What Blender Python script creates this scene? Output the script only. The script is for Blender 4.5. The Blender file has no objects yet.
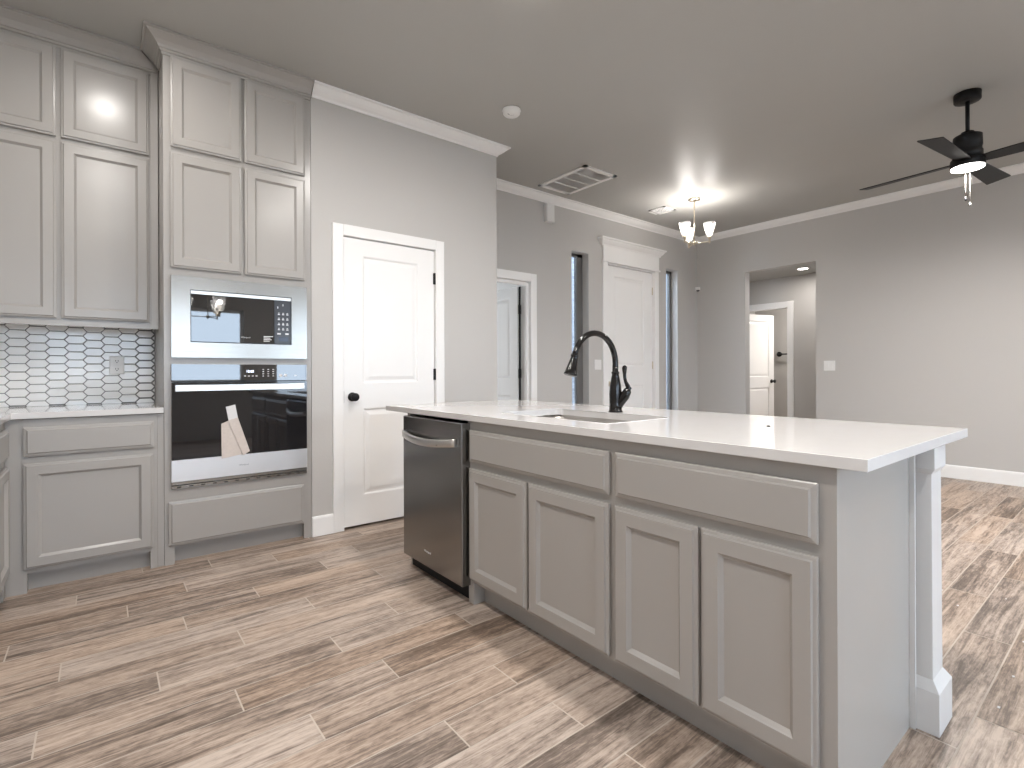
import bpy, bmesh, math, random
from mathutils import Vector, Matrix
random.seed(7)
S = bpy.context.scene
COL = S.collection
PI = math.pi

# ------------------------------------------------------------------ camera
cam_d = bpy.data.cameras.new('camera'); cam = bpy.data.objects.new('camera', cam_d); COL.objects.link(cam)
cam_d.sensor_width = 36; cam_d.lens = 36 * 514.66 / 1024; cam_d.shift_y = -(384 - 371.82) / 1024
cam_d.clip_start = .02; cam_d.clip_end = 200
cam.matrix_world = (Matrix.Translation((0, 0, 1.1175)) @ Matrix.Rotation(-.6739, 4, 'Z')
                    @ Matrix.Rotation(PI / 2, 4, 'X') @ Matrix.Rotation(-.0039, 4, 'Z'))
S.camera = cam
# ------------------------------------------------------------------ world, exposure
S.view_settings.view_transform = 'Standard'; S.view_settings.look = 'None'
S.view_settings.gamma = 1; S.view_settings.use_curve_mapping = False
S.view_settings.exposure = EXPO = 0.36
W = bpy.data.worlds.new('sky'); S.world = W; W.use_nodes = True
wb = W.node_tree.nodes['Background']; wb.inputs[0].default_value = (.83, .91, 1, 1); wb.inputs[1].default_value = 7.0

CEIL = 3.07; XL = -.99; XR = 6.886; YA = 3.587; YB = 4.2315; YR = -2.8
WARM = (1, .955, .915)

def area(name, loc, size, power, color=WARM, rot=(0, 0, 0), shape='DISK', sy=None, portal=False, spread=None):
    d = bpy.data.lights.new(name, 'AREA'); d.shape = shape; d.size = size; d.energy = power; d.color = color
    if sy: d.size_y = sy
    if spread: d.spread = spread
    if portal: d.cycles.is_portal = True
    o = bpy.data.objects.new(name, d); o.location = loc; o.rotation_euler = rot; COL.objects.link(o); return o

def point(name, loc, power, r=.03, color=WARM):
    d = bpy.data.lights.new(name, 'POINT'); d.energy = power; d.shadow_soft_size = r; d.color = color
    o = bpy.data.objects.new(name, d); o.location = loc; COL.objects.link(o); return o

# window openings in the rear wall (daylight)
WIN = [(-.80, 1.95, .95, 2.2), (2.45, 4.35, .05, 2.25)]
for (a, b, c, d) in WIN:
    area('window_portal', ((a + b) / 2, YR + .02, (c + d) / 2), b - a, 1, (1, 1, 1), (-PI / 2, 0, 0), 'RECTANGLE', d - c, portal=True)

# ------------------------------------------------------------------ materials
def mat(name, col, rough=.5, metal=0, spec=.5, noise=0, nscale=8, bump=0, bscale=60, emit=None, estr=0, coat=0, ior=None):
    m = bpy.data.materials.new(name); m.use_nodes = True; nt = m.node_tree; b = nt.nodes['Principled BSDF']
    b.inputs['Base Color'].default_value = (*col, 1); b.inputs['Roughness'].default_value = rough
    b.inputs['Metallic'].default_value = metal; b.inputs['Specular IOR Level'].default_value = spec
    b.inputs['Coat Weight'].default_value = coat
    if ior: b.inputs['IOR'].default_value = ior
    tc = nt.nodes.new('ShaderNodeTexCoord')
    if noise:
        n = nt.nodes.new('ShaderNodeTexNoise'); n.inputs['Scale'].default_value = nscale; n.inputs['Detail'].default_value = 4
        nt.links.new(tc.outputs['Object'], n.inputs['Vector'])
        r = nt.nodes.new('ShaderNodeMapRange'); r.inputs[3].default_value = 1 - noise; r.inputs[4].default_value = 1 + noise
        nt.links.new(n.outputs['Fac'], r.inputs[0])
        x = nt.nodes.new('ShaderNodeVectorMath'); x.operation = 'SCALE'; x.inputs[0].default_value = col
        nt.links.new(r.outputs[0], x.inputs['Scale']); nt.links.new(x.outputs[0], b.inputs['Base Color'])
    if bump:
        n = nt.nodes.new('ShaderNodeTexNoise'); n.inputs['Scale'].default_value = bscale; n.inputs['Detail'].default_value = 3
        nt.links.new(tc.outputs['Object'], n.inputs['Vector'])
        bp = nt.nodes.new('ShaderNodeBump'); bp.inputs['Strength'].default_value = bump; bp.inputs['Distance'].default_value = .002
        nt.links.new(n.outputs['Fac'], bp.inputs['Height']); nt.links.new(bp.outputs[0], b.inputs['Normal'])
    if emit:
        b.inputs['Emission Color'].default_value = (*emit, 1); b.inputs['Emission Strength'].default_value = estr
    return m

M = {}
M['wall'] = mat('wall_paint', (.53, .512, .49), .55, spec=.3, noise=.015, nscale=2, bump=.25, bscale=90)
M['ceiling'] = mat('ceiling_paint', (.435, .428, .405), .44, spec=.35, noise=.02, nscale=2, bump=.12, bscale=40)
M['trim'] = mat('trim_paint', (.86, .85, .835), .35, spec=.45, noise=.01, nscale=5)
M['cab'] = mat('cabinet_paint', (.385, .366, .343), .25, spec=.45, noise=.015, nscale=4)
M['quartz'] = mat('white_quartz', (.67, .655, .645), .09, spec=.5, noise=.02, nscale=18)
M['tile'] = mat('white_tile', (.86, .855, .84), .12, noise=.03, nscale=9)
M['grout'] = mat('grey_grout', (.17, .17, .165), .8)
M['black'] = mat('black_metal', (.009, .009, .010), .45, spec=.25)
M['bronze'] = mat('dark_bronze', (.007, .006, .006), .14, metal=0, spec=.4)
M['blackplastic'] = mat('black_plastic', (.01, .01, .011), .35)
M['dark'] = mat('dark_void', (.006, .006, .006), .8)
M['whiteplastic'] = mat('white_plastic', (.78, .77, .75), .35)
M['slot'] = mat('dark_slot', (.05, .05, .05), .6)
M['nickel'] = mat('warm_nickel', (.62, .55, .44), .28, metal=1)
M['chain'] = mat('pull_chain_metal', (.22, .21, .20), .4, metal=.6)
M['paper'] = mat('buff_paper', (.62, .55, .50), .8, noise=.12, nscale=60)
M['papertag'] = mat('white_paper', (.72, .71, .70), .8, noise=.05, nscale=80)
M['print'] = mat('pale_print', (.75, .75, .76), .5)
M['led'] = mat('clock_digits', (.8, .85, 1), .4, emit=(.75, .8, 1), estr=3)
M['bulb'] = mat('lit_bulb', (1, .95, .85), .4, emit=(1, .93, .82), estr=7)
M['lens'] = mat('lit_lens', (1, 1, 1), .4, emit=(1, .96, .92), estr=7)
M['ext'] = mat('exterior_ground', (.35, .37, .36), .9, noise=.2, nscale=2)
M['brick'] = mat('pale_brick', (.42, .47, .55), .8, noise=.3, nscale=25)

def steel(name, col, rough, streak_axis, amt=.12, bst=.03):
    m = bpy.data.materials.new(name); m.use_nodes = True; nt = m.node_tree; b = nt.nodes['Principled BSDF']
    b.inputs['Metallic'].default_value = 1; b.inputs['Base Color'].default_value = (*col, 1)
    tc = nt.nodes.new('ShaderNodeTexCoord'); mp = nt.nodes.new('ShaderNodeMapping')
    sc = [220, 220, 220]; sc[streak_axis] = 1.5; mp.inputs['Scale'].default_value = sc
    n = nt.nodes.new('ShaderNodeTexNoise'); n.inputs['Scale'].default_value = 1; n.inputs['Detail'].default_value = 3
    r = nt.nodes.new('ShaderNodeMapRange'); r.inputs[3].default_value = rough - amt / 2; r.inputs[4].default_value = rough + amt / 2
    nt.links.new(tc.outputs['Object'], mp.inputs[0]); nt.links.new(mp.outputs[0], n.inputs['Vector'])
    nt.links.new(n.outputs['Fac'], r.inputs[0]); nt.links.new(r.outputs[0], b.inputs['Roughness'])
    bp = nt.nodes.new('ShaderNodeBump'); bp.inputs['Strength'].default_value = bst; bp.inputs['Distance'].default_value = .0003
    nt.links.new(n.outputs['Fac'], bp.inputs['Height']); nt.links.new(bp.outputs[0], b.inputs['Normal'])
    return m
M['steel'] = steel('brushed_steel', (.33, .312, .285), .24, 0)
M['litsteel'] = steel('lit_trim_steel', (.78, .77, .76), .42, 0)  # same steel for the oven's lower trim, reflected brightness put into its paler colour
M['darksteel'] = steel('dark_brushed_steel', (.28, .275, .27), .25, 1, .03, 0)
M['handle'] = steel('handle_steel', (.72, .70, .68), .3, 1)
M['sinksteel'] = steel('sink_steel', (.45, .43, .41), .3, 1)
M['blackglass'] = mat('black_glass', (.006, .006, .008), .03, spec=.7, ior=1.55)
M['mwglass'] = mat('mirror_black_glass', (.010, .010, .011), .02, spec=.7, ior=1.75)

def glass(name, alpha, rough=.05, tint=(1, 1, 1)):
    m = bpy.data.materials.new(name); m.use_nodes = True; nt = m.node_tree; nt.nodes.clear()
    out = nt.nodes.new('ShaderNodeOutputMaterial'); mx = nt.nodes.new('ShaderNodeMixShader'); t = nt.nodes.new('ShaderNodeBsdfTransparent')
    g = nt.nodes.new('ShaderNodeBsdfPrincipled'); g.inputs['Base Color'].default_value = (*tint, 1); g.inputs['Roughness'].default_value = rough
    t.inputs[0].default_value = (*tint, 1)
    mx.inputs[0].default_value = alpha
    nt.links.new(t.outputs[0], mx.inputs[1]); nt.links.new(g.outputs[0], mx.inputs[2]); nt.links.new(mx.outputs[0], out.inputs[0]); return m
M['pane'] = glass('window_glass', .08, .02, (.9, .95, 1))
M['shade'] = glass('seeded_glass', .38, .12)

def floor_mat():
    m = bpy.data.materials.new('wood_look_tile'); m.use_nodes = True; nt = m.node_tree; b = nt.nodes['Principled BSDF']; L = nt.links.new
    N = nt.nodes.new
    at = N('ShaderNodeAttribute'); at.attribute_name = 'plank'
    sep = N('ShaderNodeSeparateColor'); L(at.outputs['Color'], sep.inputs[0])
    tc = N('ShaderNodeTexCoord')
    off = N('ShaderNodeVectorMath'); off.operation = 'MULTIPLY_ADD'
    L(at.outputs['Color'], off.inputs[0]); off.inputs[1].default_value = (31, 17, 9); L(tc.outputs['Object'], off.inputs[2])
    def noise(sx, sy, detail, rough=.6, dist=0):
        mp = N('ShaderNodeMapping'); mp.inputs['Scale'].default_value = (sx, sy, 1); L(off.outputs[0], mp.inputs[0])
        n = N('ShaderNodeTexNoise'); n.inputs['Scale'].default_value = 1; n.inputs['Detail'].default_value = detail
        n.inputs['Roughness'].default_value = rough; n.inputs['Distortion'].default_value = dist
        L(mp.outputs[0], n.inputs['Vector']); return n
    n1 = noise(1.5, 22, 6, .68, 1.2); n2 = noise(9, 170, 4, .65, .4); n4 = noise(28, 75, 3, .6, .5); n3 = noise(1.0, 7, 2, .5, 1.5)
    acc = None
    for src, w_ in ((n1.outputs['Fac'], 1.9), (n2.outputs['Fac'], 1.05), (n4.outputs['Fac'], .75), (n3.outputs['Fac'], .8), (sep.outputs[0], .36)):
        a = N('ShaderNodeMath'); a.operation = 'MULTIPLY_ADD'; L(src, a.inputs[0]); a.inputs[1].default_value = w_
        if acc is None: a.inputs[2].default_value = .59 - (1.9 + 1.05 + .75 + .8 + .36) / 2
        else: L(acc.outputs[0], a.inputs[2])
        acc = a
    r = N('ShaderNodeValToRGB'); L(acc.outputs[0], r.inputs[0]); e = r.color_ramp.elements
    e[0].position = 0; e[0].color = (.105, .080, .063, 1); e[1].position = 1; e[1].color = (.56, .46, .385, 1)
    k = r.color_ramp.elements.new(.33); k.color = (.20, .155, .126, 1)
    k = r.color_ramp.elements.new(.62); k.color = (.385, .305, .250, 1)
    hs = N('ShaderNodeHueSaturation'); L(r.outputs[0], hs.inputs['Color'])
    mr = N('ShaderNodeMapRange'); L(sep.outputs[1], mr.inputs[0]); mr.inputs[3].default_value = .92; mr.inputs[4].default_value = 1.25
    L(mr.outputs[0], hs.inputs['Saturation']); L(hs.outputs[0], b.inputs['Base Color'])
    b.inputs['Roughness'].default_value = .42; b.inputs['Specular IOR Level'].default_value = .4
    bp = N('ShaderNodeBump'); bp.inputs['Strength'].default_value = .25; bp.inputs['Distance'].default_value = .002
    L(n2.outputs['Fac'], bp.inputs['Height']); L(bp.outputs[0], b.inputs['Normal'])
    return m
M['floor'] = floor_mat()
M['fgrout'] = mat('sand_grout', (.56, .49, .42), .8, noise=.08, nscale=30)

# ------------------------------------------------------------------ mesh helpers
class MB:
    def __init__(s): s.v = []; s.f = []; s.mi = []; s.cur = 0; s.sm = []; s.smooth = False
    def vert(s, p): s.v.append(tuple(p)); return len(s.v) - 1
    def face(s, idx): s.f.append(tuple(idx)); s.mi.append(s.cur); s.sm.append(s.smooth)
    def quad(s, *ps): s.face([s.vert(p) for p in ps])
    def box(s, x0, x1, y0, y1, z0, z1):
        i = [s.vert((x, y, z)) for z in (z0, z1) for (x, y) in ((x0, y0), (x1, y0), (x1, y1), (x0, y1))]
        for f in ((3, 2, 1, 0), (4, 5, 6, 7), (0, 1, 5, 4), (1, 2, 6, 5), (2, 3, 7, 6), (3, 0, 4, 7)): s.face([i[k] for k in f])
    def lathe(s, c, prof, n=24, axis='Z', cap=True):
        """prof: list of (radius, t) along axis from c"""
        c = Vector(c); ax = {'X': Vector((1, 0, 0)), 'Y': Vector((0, 1, 0)), 'Z': Vector((0, 0, 1))}[axis] if isinstance(axis, str) else Vector(axis).normalized()
        t1 = ax.orthogonal().normalized(); t2 = ax.cross(t1); rings = []
        sm = s.smooth; s.smooth = True
        for r, t in prof: rings.append([s.vert(c + ax * t + (t1 * math.cos(2 * PI * k / n) + t2 * math.sin(2 * PI * k / n)) * r) for k in range(n)])
        for a, b in zip(rings, rings[1:]):
            for k in range(n): s.face((a[k], a[(k + 1) % n], b[(k + 1) % n], b[k]))
        s.smooth = False
        if cap: s.face(rings[0][::-1]); s.face(rings[-1])
        s.smooth = sm
    def tube(s, pts, rad, n=12):
        pts = [Vector(p) for p in pts]; rads = rad if isinstance(rad, (list, tuple)) else [rad] * len(pts); rings = []; t1 = None
        sm = s.smooth; s.smooth = True
        for i, p in enumerate(pts):
            t = (pts[min(i + 1, len(pts) - 1)] - pts[max(i - 1, 0)]).normalized()
            if t1 is None: t1 = t.orthogonal().normalized()
            t1 = (t1 - t * t1.dot(t)).normalized(); t2 = t.cross(t1)
            rings.append([s.vert(p + (t1 * math.cos(2 * PI * k / n) + t2 * math.sin(2 * PI * k / n)) * rads[i]) for k in range(n)])
        for a, b in zip(rings, rings[1:]):
            for k in range(n): s.face((a[k], a[(k + 1) % n], b[(k + 1) % n], b[k]))
        s.smooth = False; s.face(rings[0][::-1]); s.face(rings[-1]); s.smooth = sm
    def prism(s, poly, z0, z1):
        a = [s.vert((x, y, z0)) for x, y in poly]; b = [s.vert((x, y, z1)) for x, y in poly]; n = len(poly)
        s.face(a[::-1]); s.face(b)
        for k in range(n): s.face((a[k], a[(k + 1) % n], b[(k + 1) % n], b[k]))

class Fr:
    def __init__(s, o, u, n, v=(0, 0, 1)): s.o = Vector(o); s.u = Vector(u); s.n = Vector(n); s.v = Vector(v)
    def P(s, a, b, c): return s.o + s.u * a + s.v * b + s.n * c
    def box(s, mb, a0, a1, b0, b1, c0, c1):
        i = [mb.vert(s.P(a, b, c)) for c in (c0, c1) for (a, b) in ((a0, b0), (a1, b0), (a1, b1), (a0, b1))]
        for f in ((3, 2, 1, 0), (4, 5, 6, 7), (0, 1, 5, 4), (1, 2, 6, 5), (2, 3, 7, 6), (3, 0, 4, 7)): mb.face([i[k] for k in f])
    def rings(s, mb, a0, a1, b0, b1, prof, back=True):
        R = []
        for ins, c in prof:
            R.append([mb.vert(s.P(a, b, c)) for a, b in ((a0 + ins, b0 + ins), (a1 - ins, b0 + ins), (a1 - ins, b1 - ins), (a0 + ins, b1 - ins))])
        for p, q in zip(R, R[1:]):
            for k in range(4): mb.face((p[k], p[(k + 1) % 4], q[(k + 1) % 4], q[k]))
        mb.face(R[-1])
        if back: mb.face(R[0][::-1])
    def slab(s, mb, W, H, T, panels, prof):
        """slab with moulded panels; front at c=0, back at c=-T"""
        us = sorted({0, W, *[p[0] for p in panels], *[p[1] for p in panels]}); vs = sorted({0, H, *[p[2] for p in panels], *[p[3] for p in panels]})
        for i in range(len(us) - 1):
            for j in range(len(vs) - 1):
                um = (us[i] + us[i + 1]) / 2; vm = (vs[j] + vs[j + 1]) / 2
                if any(p[0] < um < p[1] and p[2] < vm < p[3] for p in panels): continue
                mb.quad(s.P(us[i], vs[j], 0), s.P(us[i + 1], vs[j], 0), s.P(us[i + 1], vs[j + 1], 0), s.P(us[i], vs[j + 1], 0))
        for p in panels: s.rings(mb, *p, prof, back=False)
        q = [s.P(0, 0, 0), s.P(W, 0, 0), s.P(W, H, 0), s.P(0, H, 0)]; r = [x - s.n * T for x in q]
        for k in range(4): mb.quad(r[k], r[(k + 1) % 4], q[(k + 1) % 4], q[k])
        # back gets the same panels
        for i in range(len(us) - 1):
            for j in range(len(vs) - 1):
                mb.quad(s.P(us[i], vs[j + 1], -T), s.P(us[i + 1], vs[j + 1], -T), s.P(us[i + 1], vs[j], -T), s.P(us[i], vs[j], -T))

def link(name, mb, m, parent=None, bevel=0, seg=2):
    me = bpy.data.meshes.new(name); me.from_pydata(mb.v, [], mb.f); me.update()
    ms = m if isinstance(m, (list, tuple)) else [m]
    for k in ms: me.materials.append(k)
    for p, i, sm in zip(me.polygons, mb.mi, mb.sm): p.material_index = i; p.use_smooth = sm
    o = bpy.data.objects.new(name, me); COL.objects.link(o)
    if parent is not None:
        o.parent = parent; o.matrix_parent_inverse = Matrix.Identity(4)
        # meshes are written in world coordinates: shift them into the parent's frame
        inv = world_of(parent).inverted(); me.transform(inv)
    if bevel:
        bv = o.modifiers.new('bevel', 'BEVEL'); bv.width = bevel; bv.segments = seg; bv.limit_method = 'ANGLE'; bv.angle_limit = math.radians(40)
    return o
def world_of(o):
    m = Matrix.Identity(4)
    while o is not None: m = (Matrix.Translation(o.location) @ o.rotation_euler.to_matrix().to_4x4()) @ m; o = o.parent
    return m
def thing(name, loc, label, cat, group=None):
    o = bpy.data.objects.new(name, None); COL.objects.link(o); o.location = loc; o.empty_display_size = .1
    o['label'] = label; o['category'] = cat
    if group: o['group'] = group
    return o
def tag(o, label, cat, group=None):
    o['label'] = label; o['category'] = cat
    if group: o['group'] = group
    return o
def structure(name, mb, m, parent=None, **k):
    o = link(name, mb, m, parent, **k)
    if parent is None: o['kind'] = 'structure'
    return o
def sroot(name, loc):
    o = bpy.data.objects.new(name, None); COL.objects.link(o); o.location = loc; o['kind'] = 'structure'; return o
def text(name, body, size, fr, a, b, c, m, parent, align='LEFT', depth=.0004):
    cu = bpy.data.curves.new(name, 'FONT'); cu.body = body; cu.size = size; cu.extrude = depth; cu.align_x = align
    t = bpy.data.objects.new(name, cu); COL.objects.link(t); bpy.context.view_layer.update()
    me = bpy.data.meshes.new_from_object(t); bpy.data.objects.remove(t); bpy.data.curves.remove(cu)
    mw = Matrix.Identity(4)
    for i in range(3): mw[i][0] = fr.u[i]; mw[i][1] = fr.v[i]; mw[i][2] = fr.n[i]; mw[i][3] = fr.P(a, b, c)[i]
    me.transform(mw); me.transform(world_of(parent).inverted()); me.materials.clear(); me.materials.append(m)
    o = bpy.data.objects.new(name, me); COL.objects.link(o); o.parent = parent; return o

def sweep(mb, path, prof, only=None, caps=True):
    """prof (outward offset to the right of the path, z absolute); mitred corners"""
    P = [Vector((x, y, 0)) for x, y in path]; n = len(P); dirs = [(P[i + 1] - P[i]).normalized() for i in range(n - 1)]
    rt = [Vector((d.y, -d.x, 0)) for d in dirs]; mv = []
    for i in range(n):
        if i == 0: mv.append(rt[0])
        elif i == n - 1: mv.append(rt[-1])
        else: s_ = rt[i - 1] + rt[i]; mv.append(s_ / (1 + rt[i - 1].dot(rt[i])))
    for i in range(n - 1):
        if only is not None and i not in only: continue
        A = [mb.vert(P[i] + mv[i] * o + Vector((0, 0, z))) for o, z in prof]; B = [mb.vert(P[i + 1] + mv[i + 1] * o + Vector((0, 0, z))) for o, z in prof]
        for k in range(len(prof) - 1): mb.face((A[k], B[k], B[k + 1], A[k + 1]))
        if caps:
            if i == 0 or only: mb.face(A)
            if i == n - 2 or only: mb.face(B[::-1])

def wall_y(name, y0, y1, x0, x1, z1, holes):
    mb = MB(); xs = sorted({x0, x1, *[h[0] for h in holes], *[h[1] for h in holes]})
    for a, b in zip(xs, xs[1:]):
        hs = sorted([(h[2], h[3]) for h in holes if h[0] < (a + b) / 2 < h[1]]); z = 0
        for lo, hi in hs:
            if lo > z: mb.box(a, b, y0, y1, z, lo)
            z = hi
        if z < z1: mb.box(a, b, y0, y1, z, z1)
    return structure(name, mb, M['wall'])
def wall_x(name, x0, x1, y0, y1, z1, holes):
    mb = MB(); ys = sorted({y0, y1, *[h[0] for h in holes], *[h[1] for h in holes]})
    for a, b in zip(ys, ys[1:]):
        hs = sorted([(h[2], h[3]) for h in holes if h[0] < (a + b) / 2 < h[1]]); z = 0
        for lo, hi in hs:
            if lo > z: mb.box(x0, x1, a, b, z, lo)
            z = hi
        if z < z1: mb.box(x0, x1, a, b, z, z1)
    return structure(name, mb, M['wall'])

# ------------------------------------------------------------------ floor of planks
def build_floor():
    X0, X1, Y0, Y1 = -1.1, 9.6, -2.95, 7.0; PW = .1515; PL = .913; g = .0026
    base = {0: .53, 1: .85, 2: .366, 3: .753, 4: .16, 5: .459, 6: .79, 7: .29, 8: .615, 9: .094, 10: .342, 11: .815, 12: .497, 13: .18, -1: .25, -8: .146, -9: .374, -7: .66, -10: .75}
    me = bpy.data.meshes.new('floor'); v = []; f = []; col = []; mi = []
    rr = random.Random(11); r = math.floor((Y0 - 1.58) / PW)
    while 1.58 + r * PW < Y1:
        y = 1.58 + r * PW; o = base.get(r, rr.random() * PL); k = math.floor((X0 - o) / PL)
        while o + k * PL < X1:
            x = o + k * PL; i = len(v)
            v += [(x + g, y + g, 0), (x + PL - g, y + g, 0), (x + PL - g, y + PW - g, 0), (x + g, y + PW - g, 0)]
            f.append((i, i + 1, i + 2, i + 3)); col.append((rr.random(), rr.random(), rr.random(), 1)); mi.append(0); k += 1
        r += 1
    i = len(v); v += [(X0 - 1, Y0, -.0012), (X1 + 1, Y0, -.0012), (X1 + 1, Y1, -.0012), (X0 - 1, Y1, -.0012)]
    f.append((i, i + 1, i + 2, i + 3)); col.append((.5, .5, .5, 1)); mi.append(1)
    v += [(X0 - 1, Y0, -.1), (X1 + 1, Y0, -.1), (X1 + 1, Y1, -.1), (X0 - 1, Y1, -.1)]
    f.append((i + 7, i + 6, i + 5, i + 4)); col.append((.5, .5, .5, 1)); mi.append(1)
    me.from_pydata(v, [], f); me.materials.append(M['floor']); me.materials.append(M['fgrout'])
    a = me.attributes.new('plank', 'FLOAT_COLOR', 'FACE')
    for j, c in enumerate(col): a.data[j].color = c
    for p, m_ in zip(me.polygons, mi): p.material_index = m_
    o = bpy.data.objects.new('floor', me); COL.objects.link(o); o['kind'] = 'structure'
build_floor()

# ------------------------------------------------------------------ shell
mb = MB(); mb.box(-1.1, 7.006, YR - .15, 4.38, CEIL, CEIL + .12); structure('ceiling', mb, M['ceiling'])
mb = MB(); mb.box(7.006, 9.5, 1.5, 4.7, 2.50, 2.62); structure('ceiling_hall', mb, M['ceiling'])
mb = MB(); mb.box(2.5, 4.2, 4.38, 7.0, 2.75, 2.87); structure('ceiling_bedroom', mb, M['ceiling'])
D2 = (2.80, 3.63, 0, 2.10); FD = (4.87, 5.855, 0, 2.46); SL1 = (4.27, 4.556, .30, 2.525); SL2 = (6.114, 6.388, .30, 2.54)
wall_y('wall_back', YB, 4.38, 2.58, XR + .12, CEIL, [D2, FD, SL1, SL2])
wall_y('wall_kitchen', YB, 4.38, -1.1, 1.20, CEIL, [])
wall_y('wall_pantry', YA, YA + .115, 1.12, 2.70, CEIL, [(1.335, 2.085, 0, 2.09)])
mb = MB(); mb.box(2.585, 2.70, YA + .115, YB, 0, CEIL); mb.box(1.12, 1.20, YA + .115, YB, 0, CEIL); mb.box(1.20, 2.585, YB, 4.38, 0, CEIL); structure('wall_pantry_side', mb, M['wall'])
wall_x('wall_left', XL - .12, XL, YR, YB, CEIL, [])
wall_x('wall_right', XR, XR + .12, YR, YB, CEIL, [(2.617, 3.508, 0, 2.47)])
wall_y('wall_rear', YR - .15, YR, -1.11, 7.0, CEIL, WIN)
wall_x('wall_hall', 7.90, 8.02, 1.6, 4.6, 2.50, [(3.385, 4.16, 0, 2.06)])
mb = MB(); mb.box(7.006, 9.5, 1.5, 1.6, 0, 2.5); mb.box(7.006, 9.5, 4.6, 4.7, 0, 2.5); mb.box(9.4, 9.5, 1.6, 4.6, 0, 2.5); mb.box(8.02, 9.4, 2.7, 2.8, 0, 2.5); structure('wall_hall_far', mb, M['wall'])
mb = MB(); mb.box(2.5, 2.6, 4.38, 7.0, 0, 2.75); mb.box(4.1, 4.2, 4.38, 7.0, 0, 2.75); structure('wall_bedroom', mb, M['wall'])
wall_y('wall_bedroom_far', 6.9, 7.0, 2.6, 4.1, 2.75, [(2.72, 3.98, .25, 2.45)])
mb = MB(); mb.box(-30, 40, -30, YR - .16, -.2, -.12); mb.box(4.3, 40, 4.75, 40, -.2, -.05); structure('ground', mb, M['ext'])

# crown, baseboards
CR = [(0, CEIL - .076), (.010, CEIL - .076), (.013, CEIL - .066), (.020, CEIL - .060), (.032, CEIL - .055), (.052, CEIL - .040), (.066, CEIL - .022), (.072, CEIL - .014), (.090, CEIL - .012), (.090, CEIL - .0005)]
PATH = [(1.118, YA), (2.70, YA), (2.70, YB), (XR, YB), (XR, YR)]
for i, (nm, seg) in enumerate((('trim_1', [0]), ('trim_2', [1, 2]), ('trim_3', [3]))):
    mb = MB()
    for s_ in seg: sweep(mb, PATH, CR, only=[s_])
    structure(nm, mb, M['trim'])
BB = [(0, .0), (.015, .0), (.015, .118), (.011, .130), (0, .135)]
def baseb(name, path):
    mb = MB(); sweep(mb, path, [(o, z + .0005) for o, z in BB]); structure(name, mb, M['trim'])
baseb('baseboard_pantry', [(1.118, YA), (1.262, YA)]); baseb('baseboard_pantry_right', [(2.158, YA), (2.70, YA), (2.70, YB), (2.72, YB)])
baseb('baseboard_back', [(3.72, YB), (4.79, YB)]); baseb('baseboard_back_right', [(5.93, YB), (XR, YB), (XR, 3.508)])
baseb('baseboard_right', [(XR, 2.617), (XR, YR)]); baseb('baseboard_hall', [(7.9, 3.29), (7.9, 1.6)])

# rear windows
for i, (a, b, c, d) in enumerate(WIN):
    r = sroot('window_%d' % (i + 3), ((a + b) / 2, YR, c)); mb = MB(); w = .05
    for (p, q, s_, t) in ((a, a + w, c, d), (b - w, b, c, d), (a, b, c, c + w), (a, b, d - w, d), ((a + b) / 2 - .02, (a + b) / 2 + .02, c, d)): mb.box(p, q, YR - .10, YR - .05, s_, t)
    link('window_frame', mb, M['trim'], r)
    mb = MB(); mb.box(a + .01, b - .01, YR - .08, YR - .074, c + .01, d - .01); link('pane', mb, M['pane'], r)
# sidelights
for i, (a, b, c, d, wr) in enumerate(((*SL1, .10), (*SL2, .05))):
    r = sroot('window_%d' % (i + 1), ((a + b) / 2, YB, c)); mb = MB(); w = .035; y0, y1 = YB + .10, YB + .145
    for (p, q, s_, t) in ((a, a + w, c, d), (b - wr, b, c, d), (a, b, c, c + w), (a, b, d - w, d)): mb.box(p, q, y0, y1, s_, t)
    link('window_frame', mb, mat('frame_grey', (.13, .125, .12), .5), r)
    mb = MB(); mb.box(a + w, b - wr, y0 + .02, y0 + .026, c + w, d - w); link('pane', mb, M['pane'], r)

# brick porch wall seen through the narrow panes
def brick_mat():
    m = mat('porch_brick', (.1, .11, .13), .9); nt = m.node_tree; b = nt.nodes['Principled BSDF']
    br = nt.nodes.new('ShaderNodeTexBrick'); tc = nt.nodes.new('ShaderNodeTexCoord'); sx = nt.nodes.new('ShaderNodeSeparateXYZ'); cb = nt.nodes.new('ShaderNodeCombineXYZ')
    nt.links.new(tc.outputs['Object'], sx.inputs[0]); nt.links.new(sx.outputs['X'], cb.inputs['X']); nt.links.new(sx.outputs['Z'], cb.inputs['Y']); nt.links.new(cb.outputs[0], br.inputs['Vector'])
    br.inputs['Color1'].default_value = (.10, .115, .14, 1); br.inputs['Color2'].default_value = (.16, .18, .21, 1); br.inputs['Mortar'].default_value = (.28, .29, .30, 1); br.inputs['Scale'].default_value = 3.2
    nt.links.new(br.outputs['Color'], b.inputs['Base Color']); return m
mb = MB(); mb.box(4.6, 14, 7.6, 7.8, -.1, 4.2); structure('wall_porch', mb, brick_mat())

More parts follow.
